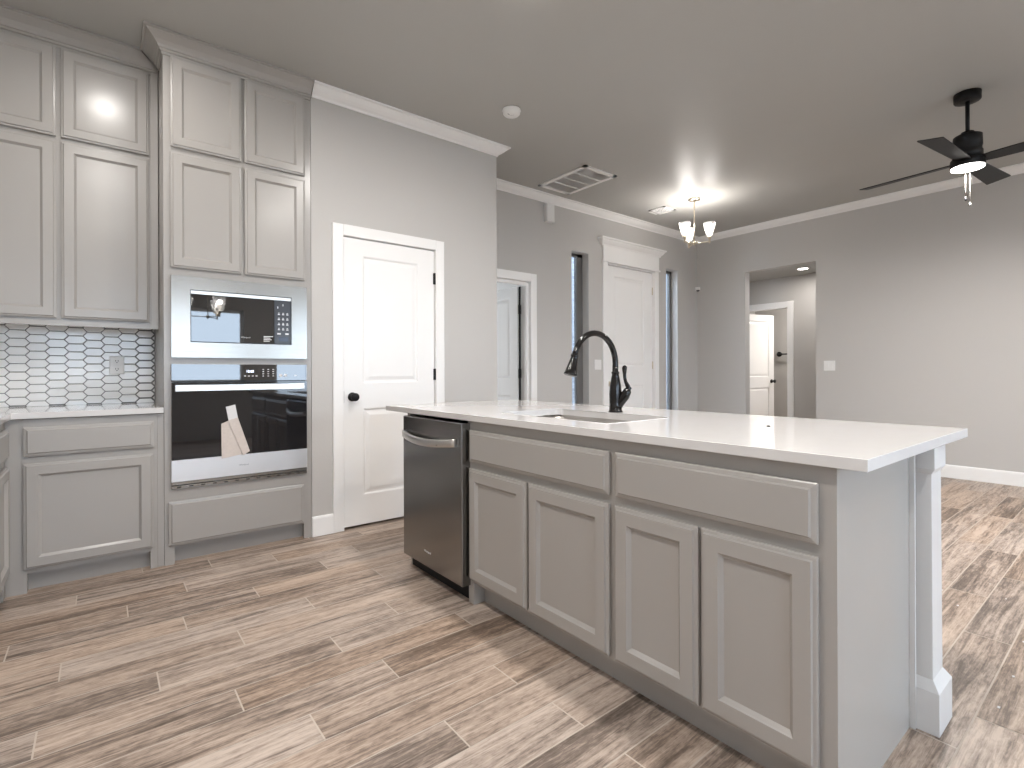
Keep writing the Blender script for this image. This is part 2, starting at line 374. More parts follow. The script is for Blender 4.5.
# ------------------------------------------------------------------ doors
PROF = [(0, 0), (.006, -.002), (.014, -.010), (.026, -.010), (.05, -.003)]
def casing(fr, a0, a1, h, w, par, t=.018):
    mb = MB()
    for (p, q) in ((a0 - w, a0), (a1, a1 + w)):
        fr.rings(mb, p, q, 0, h + w, [(0, 0), (0, t * .8), (.004, t), (.03, t)], back=False)
    fr.box(mb, a0, a1, h, h + w, 0, t)
    return link('door_casing', mb, M['trim'], par)
def jamb(fr, a0, a1, h, depth, par, stop=True):
    mb = MB(); fr.box(mb, a0 - .012, a0 + .003, 0, h, -depth, 0); fr.box(mb, a1 - .003, a1 + .012, 0, h, -depth, 0); fr.box(mb, a0, a1, h - .003, h + .012, -depth, 0)
    return link('door_frame', mb, M['trim'], par)
def hinge(fr, a, b, c, par):
    mb = MB(); mb.tube([fr.P(a, b - .045, c), fr.P(a, b + .045, c)], .007, 10); fr.box(mb, a - .012, a + .006, b - .044, b + .044, c - .012, c - .004)
    return link('hinge', mb, M['black'], par)
def knob(fr, a, b, c, par, m=None):
    mb = MB(); mb.lathe(fr.P(a, b, c), [(.001, 0), (.032, 0), (.032, .006), (.028, .009), (.012, .010), (.011, .035), (.020, .042), (.028, .052), (.029, .062), (.022, .070), (.001, .072)], 24, fr.n, cap=False)
    return link('door_knob', mb, m or M['black'], par)
# pantry door
r = sroot('door_1', (1.71, YA, 0)); fr = Fr((0, YA, 0), (1, 0, 0), (0, -1, 0))
casing(fr, 1.337, 2.083, 2.088, .076, r); jamb(fr, 1.337, 2.083, 2.088, .11, r)
f2 = Fr((1.344, YA + .004, .018), (1, 0, 0), (0, -1, 0)); mb = MB()
f2.slab(mb, .731, 2.062, .035, [(.14, .591, .21, .84), (.14, .591, 1.02, 1.945)], PROF); lf = link('door_leaf', mb, M['trim'], r)
for z in (.28, 1.10, 1.86): hinge(fr, 2.079, z, .004, r)
knob(f2, .060, .925, 0, r)
mb = MB(); fr.box(mb, 1.338, 1.343, .90, .985, -.004, .002); link('strike_plate', mb, M['black'], r)
# left door in the back wall, opened into the room behind
r = sroot('door_2', (3.2, YB, 0)); fr = Fr((0, YB, 0), (1, 0, 0), (0, -1, 0))
casing(fr, 2.805, 3.632, 2.092, .086, r); jamb(fr, 2.805, 3.632, 2.092, .15, r)
mb = MB(); fr.box(mb, 3.600, 3.629, 0, 2.08, -.06, -.02); fr.box(mb, 2.81, 3.60, 2.05, 2.088, -.06, -.02); link('door_stop', mb, M['trim'], r)
f2 = Fr((3.577, 4.375 + .76, .015), (0, -1, 0), (-1, 0, 0)); mb = MB()
f2.slab(mb, .755, 2.04, .035, [(.13, .625, .21, .84), (.13, .625, 1.02, 1.93)], PROF); link('door_leaf', mb, M['trim'], r)
mb = MB(); mb.box(3.588, 3.603, 4.352, 4.372, .01, 2.05); link('weather_strip', mb, M['dark'], r)
for z in (.3, 1.10, 1.80):
    mb = MB(); mb.tube([(3.586, 4.345, z - .05), (3.586, 4.345, z + .05)], .011, 10); mb.box(3.566, 3.606, 4.348, 4.352, z - .05, z + .05); link('hinge', mb, M['black'], r)
# front door with header
r = sroot('door_3', (5.37, YB, 0)); fr = Fr((0, YB, 0), (1, 0, 0), (0, -1, 0)); jamb(fr, 4.885, 5.845, 2.45, .14, r); mb = MB()
for (p, q) in ((4.80, 4.89), (5.84, 5.925)): fr.rings(mb, p, q, 0, 2.47, [(0, 0), (0, .015), (.004, .018), (.02, .018)], back=False)
link('door_casing', mb, M['trim'], r)
mb = MB(); fr.box(mb, 4.80, 5.925, 2.475, 2.68, 0, .022); fr.box(mb, 4.785, 5.94, 2.462, 2.482, 0, .034)
HP = [(0, 2.66), (.026, 2.66), (.030, 2.675), (.045, 2.69), (.062, 2.712), (.070, 2.728), (.085, 2.734), (.085, 2.752), (0, 2.752)]
sweep(mb, [(4.80, YB), (4.80, YB - .001), (5.925, YB - .001), (5.925, YB)], HP); link('door_header', mb, M['trim'], r)
f2 = Fr((4.89, YB + .035, .012), (1, 0, 0), (0, -1, 0)); mb = MB()
f2.slab(mb, .948, 2.43, .045, [(.17, .778, .24, .93), (.17, .778, 1.17, 2.31)], PROF); link('door_leaf', mb, M['trim'], r)
for z in (.3, 1.2, 2.2): 
    mb = MB(); mb.tube([fr.P(5.842, z - .05, -.028), fr.P(5.842, z + .05, -.028)], .008, 10); link('hinge', mb, M['nickel'], r)
knob(f2, .07, .95, 0, r, M['nickel'])
# hall door, opened into the far room
r = sroot('door_4', (7.9, 3.77, 0)); fr = Fr((7.90, 4.16, 0), (0, -1, 0), (-1, 0, 0))
casing(fr, .005, .772, 2.05, .088, r); jamb(fr, .005, .772, 2.05, .12, r)
h = Vector((8.03, 4.135, .015)); e = Vector((8.745, 3.975, .015)); u = (e - h).normalized(); nn = Vector((u.y, -u.x, 0))
f2 = Fr(h, u, nn); mb = MB(); f2.slab(mb, .74, 2.02, .035, [(.12, .62, .2, .83), (.12, .62, 1.0, 1.92)], PROF); link('door_leaf', mb, M['trim'], r)
knob(f2, .68, .93, 0, r); knob(Fr(h - nn * .035, -u, -nn), -.68, .93, 0, r)
hx = MB(); hx.lathe((9.4, 4.17, 1.41), [(.001, 0), (.045, 0), (.045, .012), (.014, .014), (.012, .06)], 16, (-1, 0, 0), cap=False)
hx.tube([(9.35, 4.19, 1.41), (9.35, 3.80, 1.41)], .012, 10)
tag(link('towel_bar', hx, M['black']), 'black towel bar on the wall of the room beyond the hallway door', 'towel bar')

# ------------------------------------------------------------------ cabinets
DOORP = [(.004, 0), (.004, .003), (0, .004), (0, .012), (.003, .014), (.010, .0155), (.013, .0215), (.056, .0215), (.059, .0175), (.068, .008)]
DRAWP = [(.004, 0), (.004, .003), (0, .004), (0, .011), (.003, .013), (.014, .0155), (.018, .0215)]
def cdoor(fr, a0, a1, b0, b1, par, name='door'):
    mb = MB(); fr.rings(mb, a0, a1, b0, b1, deeper(DOORP, .004)); return link(name, mb, M['cab'], par)
def deeper(p, d): return [(i, c + (d if c > .0035 else 0)) for i, c in p]
def cdrawer(fr, a0, a1, b0, b1, par, name='drawer_front'):
    mb = MB(); fr.rings(mb, a0, a1, b0, b1, deeper(DRAWP, .004)); return link(name, mb, M['cab'], par)
GCR = [(0, -.105), (.008, -.105), (.008, -.092), (.016, -.088), (.016, -.076), (.024, -.074), (.030, -.062), (.045, -.045), (.066, -.030), (.080, -.020), (.084, -.014), (.096, -.012), (.096, -.001)]
GC = [(o, CEIL + z) for o, z in GCR]

# base cabinet on the kitchen wall
t = thing('base_cabinet', (-.06, 3.9, 0), 'grey base cabinet with one drawer and one door, left of the oven cabinet', 'cabinet')
fr = Fr((0, YA, 0), (1, 0, 0), (0, -1, 0)); mb = MB()
mb.box(-.377, .252, YA, YA + .02, .10, .884); mb.box(-.377, -.297, YA, YA + .075, 0, .10); mb.box(.218, .252, YA, YA + .075, 0, .10)
mb.box(-.377, -.36, YA + .02, YB - .003, .0, .884); mb.box(.236, .252, YA + .02, YB - .003, 0, .884); mb.box(-.36, .236, YB - .02, YB - .003, .1, .884); mb.box(-.36, .236, YA + .02, YB - .02, .10, .115)
link('cabinet_body', mb, M['cab'], t)
mb = MB(); mb.box(-.297, .218, YA + .062, YA + .074, .0, .10); link('toe_kick', mb, M['cab'], t)
cdrawer(fr, -.309, .236, .697, .845, t); cdoor(fr, -.309, .232, .124, .660, t)
mb = MB(); mb.box(.253, .284, YA + .006, YA + .024, 0, .884); link('filler_strip', mb, M['cab'], t)
# return cabinet run along the left wall
t = thing('corner_base_cabinet', (-.68, 2.7, 0), 'grey base cabinet running along the left edge, at right angles to the oven wall', 'cabinet')
f3 = Fr((-.378, 1.2, 0), (0, 1, 0), (1, 0, 0)); mb = MB()
mb.box(XL + .003, -.398, 1.2, YB - .003, .10, .884); mb.box(-.398, -.378, 1.2, YA - .001, .10, .884); mb.box(-.44, -.378, 3.52, YA - .001, 0, .10); mb.box(XL + .003, -.45, 1.2, YB - .003, 0, .10)
link('cabinet_body', mb, M['cab'], t)
for k in range(3):
    y0 = .03 + k * .78; cdrawer(f3, y0, y0 + .74, .697, .845, t); cdoor(f3, y0, y0 + .365, .124, .66, t); cdoor(f3, y0 + .375, y0 + .74, .124, .66, t)
mb = MB()
mb.prism([(XL + .002, YB - .002), (XL + .002, 1.17), (-.352, 1.17), (-.352, YA - .026), (.281, YA - .026), (.281, YB - .002)], .8885, .920)
tag(link('kitchen_countertop', mb, M['quartz'], bevel=.002), 'white quartz countertop below the tiled backsplash, left of the oven', 'countertop')

# upper cabinet
YU = 3.89
t = thing('upper_cabinet', (-.2, 4.05, 1.42), 'grey upper cabinet with stacked doors above the hexagon tile backsplash', 'cabinet'); mb = MB()
mb.box(-.66, .281, YU, YB - .003, 1.418, 2.985); link('cabinet_body', mb, M['cab'], t)
fr = Fr((0, YU, 0), (1, 0, 0), (0, -1, 0))
for (a, b) in ((-.612, -.195), (-.174, .235)): cdoor(fr, a, b, 1.432, 2.434, t); cdoor(fr, a, b, 2.460, 2.966, t)
mb = MB(); fr.box(mb, .245, .281, 1.390, 2.985, 0, .012); fr.box(mb, -.66, .245, 1.390, 1.418, -.02, .010); link('light_rail', mb, M['cab'], t)
mb = MB(); sweep(mb, [(-.66, YU), (.282, YU)], GC); mb.box(-.66, .281, YU, YB - .003, 2.985, CEIL - .001); link('crown_molding', mb, M['cab'], t)

# tall oven cabinet
t = thing('oven_cabinet', (.7, 3.9, 0), 'tall grey cabinet to the ceiling housing the microwave and the oven', 'cabinet'); mb = MB()
TX0, TX1 = .285, 1.117
mb.box(TX0, TX0 + .019, YA + .02, YB - .003, 0, CEIL - .001); mb.box(TX1 - .019, TX1, YA + .02, YB - .003, 0, CEIL - .001); mb.box(TX0, TX1, YB - .02, YB - .003, 0, CEIL - .001)
mb.box(TX0, .335, YA, YA + .02, 0, 2.99); mb.box(1.066, TX1, YA, YA + .02, 0, 2.99)
for (a, b) in ((.10, .45), (1.165, 1.215), (1.69, 3.0)): mb.box(.335, 1.066, YA, YA + .02, a, b)
for z in (.43, 1.175, 1.70): mb.box(TX0 + .019, TX1 - .019, YA + .02, YB - .02, z, z + .012)
mb.box(TX0, TX0 + .04, YA + .02, YA + .075, 0, .10); mb.box(TX1 - .04, TX1, YA + .02, YA + .075, 0, .10)
link('cabinet_body', mb, M['cab'], t)
mb = MB(); mb.box(.325, 1.077, YA + .062, YA + .075, 0, .10); link('toe_kick', mb, M['cab'], t)
fr = Fr((0, YA, 0), (1, 0, 0), (0, -1, 0))
cdrawer(fr, .303, 1.062, .114, .369, t)
for (a, b) in ((.319, .690), (.710, 1.075)): cdoor(fr, a, b, 1.735, 2.408, t); cdoor(fr, a, b, 2.440, 2.965, t)
mb = MB(); sweep(mb, [(TX0, YU - .09), (TX0, YA), (TX1, YA)], GC); link('crown_molding', mb, M['cab'], t)
mb = MB(); mb.box(TX0 + .019, TX1 - .019, YA + .021, YB - .02, 2.99, CEIL - .001); link('top_panel', mb, M['cab'], t)

# microwave
t = thing('microwave', (.7, 3.7, 1.21), 'built-in stainless steel microwave with black glass door above the oven', 'microwave')
mb = MB(); mb.box(.37, 1.04, YA + .004, YA + .42, 1.225, 1.68); link('case', mb, M['blackplastic'], t)
mb = MB(); gl = (.414, .984, 1.300, 1.612)
for (a0, a1, b0, b1) in ((.319, gl[0], 1.209, 1.688), (gl[1], 1.082, 1.209, 1.688), (gl[0], gl[1], 1.209, gl[2]), (gl[0], gl[1], gl[3], 1.688)): fr.box(mb, a0, a1, b0, b1, .001, .026)
link('trim_frame', mb, M['steel'], t)
for va in (.378, .992):
    mb = MB(); fr.box(mb, va, va + .028, 1.350, 1.556, .026, .0262)
    for k in range(12): fr.box(mb, va, va + .028, 1.352 + k * .018, 1.355 + k * .018, .026, .0268)
    link('vent_slots', mb, M['steel'], t)
mb = MB(); fr.box(mb, gl[0] + .004, .876, 1.306, 1.588, .0045, .021); dr = link('door', mb, M['mwglass'], t)
mb = MB(); fr.box(mb, gl[0] + .004, gl[1] - .004, 1.589, 1.607, .0045, .023); link('top_strip', mb, M['handle'], t)
mb = MB(); fr.box(mb, gl[0], gl[1], gl[2], gl[3], .001, .004); link('door_surround', mb, M['blackplastic'], t)
mb = MB(); fr.box(mb, .879, gl[1] - .004, 1.306, 1.588, .0045, .021); cp = link('control_panel', mb, mat('charcoal_panel', (.035, .036, .042), .25), t)
mb = MB()
for i in range(3):
    for j in range(4): fr.box(mb, .900 + i * .026, .913 + i * .026, 1.395 + j * .033, 1.401 + j * .033, .0213, .0218); fr.box(mb, .902 + i * .026, .911 + i * .026, 1.405 + j * .033, 1.409 + j * .033, .0213, .0218)
fr.box(mb, .896, .918, 1.366, 1.376, .0213, .0218); fr.box(mb, .945, .966, 1.366, 1.376, .0213, .0218)
fr.box(mb, .898, .902, 1.535, 1.548, .0213, .0218); fr.box(mb, .930, .934, 1.552, 1.565, .0213, .0218)
link('button', mb, M['print'], cp)['kind'] = 'stuff'
mb = MB(); fr.box(mb, .905, .963, 1.322, 1.350, .0213, .0220); link('display', mb, mat('blue_black_display', (.01, .015, .04), .15), cp)
text('logo', 'Whirlpool', .0125, fr, .684, 1.336, .0216, M['print'], dr, depth=.0002)
mb = MB()
for k, w in enumerate((.056, .040, .048, .036)): fr.box(mb, .814, .814 + w, 1.348 - k * .010, 1.353 - k * .010, .0213, .0217)
link('label_print', mb, M['print'], dr)
# wall oven
t = thing('wall_oven', (.7, 3.7, .44), 'built-in black glass and stainless steel oven below the microwave', 'oven')
mb = MB(); mb.box(.345, 1.056, YA + .004, YA + .55, .452, 1.160); link('case', mb, M['blackplastic'], t)
mb = MB(); fr.box(mb, .319, 1.079, 1.068, 1.170, .001, .022); fr.box(mb, .319, .326, 1.068, 1.172, .001, .024); fr.box(mb, 1.073, 1.079, 1.068, 1.172, .001, .024); cp = link('control_panel', mb, M['mwglass'], t)
text('clock', '12:00', .020, fr, .712, 1.120, .0222, M['led'], cp, depth=.0002)
mb = MB()
for k in range(4): fr.box(mb, .700 + k * .022, .711 + k * .022, 1.095, 1.100, .0222, .0226)
for i in range(3):
    for j in range(4): fr.box(mb, .806 + i * .030, .816 + i * .030, 1.095 + j * .014, 1.099 + j * .014, .0222, .0226)
mb.lathe(fr.P(.917, 1.098, .0222), [(.001, 0), (.010, 0), (.010, .0006), (.001, .0006)], 16, fr.n, cap=False); mb.lathe(fr.P(.945, 1.100, .0222), [(.001, 0), (.010, 0), (.010, .0006), (.001, .0006)], 16, fr.n, cap=False)
fr.box(mb, 1.000, 1.018, 1.096, 1.101, .0222, .0226)
link('button', mb, M['print'], cp)['kind'] = 'stuff'
mb = MB(); fr.box(mb, .319, 1.079, .610, 1.062, .001, .028); dr = link('oven_door', mb, M['blackglass'], t)
mb = MB(); fr.box(mb, .318, 1.080, .484, .609, .001, .030); sp = link('lower_trim', mb, M['litsteel'], t)
text('logo', 'Whirlpool', .013, fr, .668, .541, .0302, mat('logo_grey', (.25, .25, .26), .4), sp, depth=.0002)
mb = MB(); fr.box(mb, .318, 1.080, .464, .481, .001, .018); fr.box(mb, .318, 1.080, .442, .459, .001, .018); fr.box(mb, .325, 1.073, .450, .484, .001, .008); mb.cur = 1
for k in range(12): fr.box(mb, .345 + k * .061, .365 + k * .061, .447, .453, .018, .0185)
mb.cur = 0; link('vent_grille', mb, [M['steel'], M['dark']], t)
mb = MB(); fr.box(mb, .320, 1.078, .4595, .4635, .009, .0165); fr.box(mb, .320, 1.078, .4812, .4838, .009, .0165); link('vent_gap', mb, M['dark'], t)
mb = MB()
fr.rings(mb, .332, 1.052, 1.010, 1.050, [(0, .062), (0, .070), (.003, .074), (.018, .074)]); hd = link('door_handle', mb, M['handle'], dr)
for a in (.345, 1.020): mb = MB(); fr.box(mb, a, a + .02, 1.018, 1.042, .028, .062); link('handle_bracket', mb, M['handle'], hd)
# instruction booklet hanging on the oven door
t = thing('instruction_booklet', (.64, YA - .03, .6), 'buff folded paper booklet with a white tag stuck on the oven glass', 'booklet')
def sheet(name, pts, c0, c1, m):
    mb = MB(); a = [mb.vert(fr.P(x, z, c0)) for x, z in pts]; b = [mb.vert(fr.P(x, z, c1)) for x, z in pts]; n = len(pts)
    mb.face(a[::-1]); mb.face(b)
    for k in range(n): mb.face((a[k], a[(k + 1) % n], b[(k + 1) % n], b[k]))
    return link(name, mb, m, t)
sheet('tag', [(.612, .820), (.664, .832), (.648, .922), (.596, .910)][::-1], .031, .0325, M['papertag'])
sheet('page', [(.573, .595), (.686, .612), (.612, .826), (.571, .808)], .033, .036, M['paper'])
sheet('page', [(.690, .604), (.728, .628), (.661, .842), (.607, .826)], .0375, .0405, M['paper'])

# backsplash of picket tiles
mb = MB(); fy = YB - .002; mb.cur = 0; mb.box(XL + .001, .2835, YB - .004, YB - .0005, .9205, 1.4175)
P_, Rr, TP = .0885, .0502, .021; gq = .0019
def clip(poly, ax, lim, keep_less):
    out = []
    for i in range(len(poly)):
        p, q = poly[i], poly[(i + 1) % len(poly)]
        ip = (p[ax] <= lim) == keep_less or p[ax] == lim; iq = (q[ax] <= lim) == keep_less or q[ax] == lim
        if ip: out.append(p)
        if ip != iq:
            s_ = (lim - p[ax]) / (q[ax] - p[ax]); out.append((p[0] + (q[0] - p[0]) * s_, p[1] + (q[1] - p[1]) * s_))
    return out
def hexpoly(cx_, cz, ins):
    hw = (P_ + TP) / 2 - ins * 1.15; tw = (P_ - TP) / 2 - ins * .55; hh = Rr / 2 - ins
    return [(cx_ - hw, cz), (cx_ - tw, cz - hh), (cx_ + tw, cz - hh), (cx_ + hw, cz), (cx_ + tw, cz + hh), (cx_ - tw, cz + hh)]
k = -7
while -.4425 + k * P_ < .30:
    cxx = -.4425 + k * P_ + P_ / 2 + TP / 2; j = -1
    while True:
        cz = (.875 if k % 2 == 0 else .90) + j * Rr + .0268
        if cz - Rr / 2 > 1.418: break
        outer = hexpoly(cxx, cz, gq); inner = hexpoly(cxx, cz, gq + .003)
        for poly, y in ((outer, 0),):
            po, pi_ = outer, inner
            for ax, lim, less in ((0, XL + .002, False), (0, .2825, True), (1, .9210, False), (1, 1.4170, True)):
                if po: po = clip(po, ax, lim, less)
                if pi_: pi_ = clip(pi_, ax, lim, less)
        if len(po) >= 3 and len(pi_) >= 3:
            mb.cur = 1
            f_ = [mb.vert((x, YB - .010, z)) for x, z in pi_]
            if len(po) == 6 and len(pi_) == 6:
                mid = [mb.vert((x, YB - .008, z)) for x, z in po]; bk = [mb.vert((x, YB - .004, z)) for x, z in po]
                for q in range(6): mb.face((mid[q], mid[(q + 1) % 6], f_[(q + 1) % 6], f_[q])); mb.face((bk[q], bk[(q + 1) % 6], mid[(q + 1) % 6], mid[q]))
            else:
                bk = [mb.vert((x, YB - .004, z)) for x, z in pi_]; n_ = len(pi_)
                for q in range(n_): mb.face((bk[q], bk[(q + 1) % n_], f_[(q + 1) % n_], f_[q]))
            mb.face(f_)
        j += 1
    k += 1
mb.cur = 0
tag(link('tile_backsplash', mb, [M['grout'], M['tile']]), 'white elongated hexagon tile backsplash with grey grout behind the left countertop', 'backsplash')
def plate(name, fr, a, b, w, h, label, kind):
    t = thing(name, fr.P(a, b, 0), label, 'outlet' if kind == 'outlet' else 'switch')
    mb = MB(); fr.rings(mb, a - w / 2, a + w / 2, b - h / 2, b + h / 2, [(0, 0), (0, .004), (.004, .007)]); link('cover_plate', mb, M['whiteplastic'], t)
    if kind == 'outlet':
        for dz in (-.026, .026):
            mb = MB(); fr.box(mb, a - .016, a + .016, b + dz - .016, b + dz + .016, .007, .0085); so = link('socket', mb, M['whiteplastic'], t)
            mb = MB(); fr.box(mb, a - .008, a - .005, b + dz - .002, b + dz + .008, .0086, .0092); fr.box(mb, a + .005, a + .008, b + dz - .002, b + dz + .008, .0086, .0092); fr.box(mb, a - .003, a + .003, b + dz - .011, b + dz - .006, .0086, .0092); link('slot', mb, M['slot'], so)
    else:
        n = 2 if w > .1 else 1
        for k in range(n):
            ca = a + (k - (n - 1) / 2) * .046; mb = MB(); fr.rings(mb, ca - .016, ca + .016, b - .033, b + .033, [(0, .006), (0, .009), (.002, .0105)]); link('rocker', mb, M['whiteplastic'], t)
plate('wall_outlet', Fr((0, YB - .010, 0), (1, 0, 0), (0, -1, 0)), .081, 1.170, .078, .118, 'white duplex outlet set in the tile backsplash', 'outlet')
plate('light_switch', Fr((XR, 0, 0), (0, -1, 0), (-1, 0, 0)), -2.468, 1.177, .122, .120, 'white two-gang switch plate right of the hallway opening', 'switch')
plate('light_switch', Fr((0, YB, 0), (1, 0, 0), (0, -1, 0)), 4.715, 1.20, .118, .122, 'white switch plate between the front door and the narrow window, behind the faucet', 'switch')

# ------------------------------------------------------------------ island
IX = 1.396; IY0 = .485; IY1 = 2.090
t = thing('island_cabinet', (1.7, 1.6, 0), 'grey kitchen island base with four doors and two drawers under a white top', 'island'); mb = MB()
mb.box(IX, IX + .02, IY0 + .02, IY1, .105, .884); mb.box(IX, IX + .075, IY1 - .045, IY1, 0, .105); mb.box(IX, IX + .075, IY0 + .02, IY0 + .06, 0, .105)
mb.box(1.955, 1.975, IY0 + .02, 2.725, 0, .884); mb.box(IX + .02, 1.955, IY1 - .018, IY1, .105, .884); mb.box(IX + .02, 1.955, IY0 + .02, IY1 - .018, .105, .12)
link('cabinet_body', mb, M['cab'], t)
mb = MB(); mb.box(IX, 1.975, IY0, IY0 + .02, 0, .884); link('end_panel', mb, M['cab'], t)
mb = MB(); mb.box(IX + .02, 1.955, 2.703, 2.725, .0, .884); mb.box(IX, IX + .02, 2.703, 2.725, .105, .884); link('end_panel', mb, M['cab'], t)
mb = MB(); mb.box(IX + .062, IX + .075, IY0 + .06, IY1 - .045, 0, .105); link('toe_kick', mb, M['cab'], t)
fi = Fr((IX, 0, 0), (0, -1, 0), (-1, 0, 0))
for (y1, y0) in ((2.058, 1.191), (1.162, .523)): cdrawer(fi, -y1, -y0, .687, .839, t)
for (y1, y0) in ((2.060, 1.636), (1.622, 1.192), (1.165, .849), (.838, .523)): cdoor(fi, -y1, -y0, .125, .656, t)
# post
px0, px1, py0, py1 = 1.985, 2.140, .413, .568
mb = MB()
def sqrings(prof, x0, x1, y0, y1):
    R = [[mb.vert((x, y, z)) for x, y in ((x0 + i, y0 + i), (x1 - i, y0 + i), (x1 - i, y1 - i), (x0 + i, y1 - i))] for i, z in prof]
    for p, q in zip(R, R[1:]):
        for k in range(4): mb.face((p[k], p[(k + 1) % 4], q[(k + 1) % 4], q[k]))
    mb.face(R[0][::-1]); mb.face(R[-1])
sqrings([(0, 0), (0, .130), (.020, .160), (.022, .795), (.012, .812), (.012, .884)], px0, px1, py0, py1)
M['post'] = mat('off_white_post_paint', (.66, .655, .645), .3)
po = link('post', mb, M['post'], t, bevel=.0015); po['label'] = 'off-white square post'
mb = MB(); mb.box(1.9755, 1.984, .470, .50, 0, .884); link('filler_strip', mb, M['post'], po)
# countertop with sink cut-out
hx0, hx1, hy0, hy1 = 1.54, 1.955, 1.325, 2.04; cx0, cx1, cy0, cy1 = 1.366, 2.36, .411, 2.955; z0, z1 = .8845, .914
mb = MB(); hole = []
for (qx, qy, a0) in ((hx1, hy1, 0), (hx0, hy1, 90), (hx0, hy0, 180), (hx1, hy0, 270)):
    sx = -1 if qx == hx1 else 1; sy = -1 if qy == hy1 else 1
    for k in range(6): a = math.radians(a0 + 18 * k); hole.append((qx + sx * .04 + .04 * math.cos(a), qy + sy * .04 + .04 * math.sin(a)))
outer = [(cx1, cy1), (cx0, cy1), (cx0, cy0), (cx1, cy0)]
for z, flip in ((z1, False), (z0, True)):
    hv = [mb.vert((x, y, z)) for x, y in hole]; ov = [mb.vert((x, y, z)) for x, y in outer]
    for c in range(4):
        arc = hv[c * 6:(c + 1) * 6]
        for a, b in zip(arc, arc[1:]): mb.face((ov[c], b, a) if not flip else (ov[c], a, b))
        nx = hv[((c + 1) * 6) % 24]; fc = (ov[c], ov[(c + 1) % 4], nx, arc[-1]); mb.face(fc if not flip else fc[::-1])
    if not flip: T1, O1 = hv, ov
    else: T0, O0 = hv, ov
for k in range(24): mb.face((T1[k], T0[k], T0[(k + 1) % 24], T1[(k + 1) % 24]))
for k in range(4): mb.face((O0[k], O0[(k + 1) % 4], O1[(k + 1) % 4], O1[k]))
tag(link('island_countertop', mb, M['quartz'], bevel=.0018), 'long white quartz countertop on the kitchen island', 'countertop')
# sink
t = thing('sink', (1.735, 1.705, .68), 'stainless steel undermount sink set into the island countertop', 'sink'); mb = MB()
def rr(x0, x1, y0, y1, r_, z, n=6):
    o = []
    for (qx, qy, a0, sx, sy) in ((x1, y1, 0, -1, -1), (x0, y1, 90, 1, -1), (x0, y0, 180, 1, 1), (x1, y0, 270, -1, 1)):
        for k in range(n): a = math.radians(a0 + 90 * k / (n - 1)); o.append((qx + sx * r_ + r_ * math.cos(a), qy + sy * r_ + r_ * math.sin(a), z))
    return o
lv = [rr(hx0 - .02, hx1 + .015, hy0 - .02, hy1 + .02, .05, .8835), rr(hx0 - .004, hx1 + .004, hy0 - .004, hy1 + .004, .044, .8835), rr(hx0 + .002, hx1 - .002, hy0 + .002, hy1 - .002, .05, .86), rr(hx0 + .008, hx1 - .008, hy0 + .008, hy1 - .008, .06, .70), rr(hx0 + .03, hx1 - .03, hy0 + .03, hy1 - .03, .05, .678)]
vi = [[mb.vert(p) for p in l] for l in lv]; mb.smooth = True
for a, b in zip(vi, vi[1:]):
    for k in range(24): mb.face((a[k], a[(k + 1) % 24], b[(k + 1) % 24], b[k]))
mb.smooth = False; mb.face(vi[-1])
link('basin', mb, M['sinksteel'], t); mb = MB(); mb.lathe((1.80, 1.705, .6785), [(.001, 0), (.045, 0), (.043, .004), (.03, .002), (.001, .001)], 24, cap=False); link('drain', mb, M['handle'], t)
# faucet
t = thing('faucet', (2.02, 1.69, .914), 'dark bronze gooseneck pull-down faucet behind the island sink', 'faucet'); fx, fyy = 2.012, 1.69; mb = MB()
mb.lathe((fx, fyy, .9142), [(.001, 0), (.035, 0), (.035, .006), (.031, .010), (.030, .05), (.031, .09), (.028, .13), (.021, .17), (.0165, .19), (.0195, .193), (.0195, .20), (.0155, .203), (.015, .235)], 28, cap=False); link('body', mb, M['bronze'], t)
R0 = .146; cxx = fx - R0; zc = 1.156; pts = [(fx, fyy, 1.10), (fx, fyy, 1.14)]
for k in range(0, 25): a = math.radians(k * 6.9); pts.append((cxx + R0 * math.cos(a), fyy, zc + R0 * math.sin(a)))
mb = MB(); mb.tube(pts, .0145, 16); link('spout', mb, M['bronze'], t)
e1 = Vector(pts[-1]); dv = (Vector(pts[-1]) - Vector(pts[-2])).normalized(); mb = MB()
mb.lathe(e1 - dv * .004, [(.001, 0), (.019, 0), (.019, .010), (.0165, .013), (.018, .022), (.023, .05), (.0275, .075), (.029, .088), (.032, .093), (.032, .099), (.001, .100)], 24, dv, cap=False); sh = link('spray_head', mb, M['bronze'], t)
mb = MB(); sd = dv.cross(Vector((0, 1, 0))); sd = sd if sd.x > 0 else -sd; b0 = e1 + dv * .058 + sd * .020; mb.tube([b0, b0 + sd * .010], .007, 10); b1 = b0 + dv * .016 + sd * .003; mb.tube([b1, b1 + sd * .009], .007, 10); link('spray_button', mb, M['bronze'], sh)
# lever on the side towards the viewer's right
ld = Vector((.30, -.95, 0)).normalized(); mb = MB(); c0 = Vector((fx, fyy, .985))
mb.tube([Vector((fx, fyy, .935)) + ld * .012, Vector((fx, fyy, .96)) + ld * .024, Vector((fx, fyy, .995)) + ld * .048, Vector((fx, fyy, 1.020)) + ld * .062, Vector((fx, fyy, 1.034)) + ld * .064], [.018, .021, .024, .020, .012], 18); vb = link('valve_body', mb, M['bronze'], t)
mb = MB(); q = [(.062, 1.022, .013), (.070, 1.035, .014), (.064, 1.045, .011), (.054, 1.065, .0085), (.049, 1.085, .008), (.048, 1.105, .0085), (.048, 1.122, .011), (.048, 1.133, .0125), (.050, 1.142, .011), (.051, 1.147, .005)]
mb.tube([Vector((fx, fyy, z)) + ld * a for a, z, _ in q], [r_ for _, _, r_ in q], 14); link('lever', mb, M['bronze'], vb)
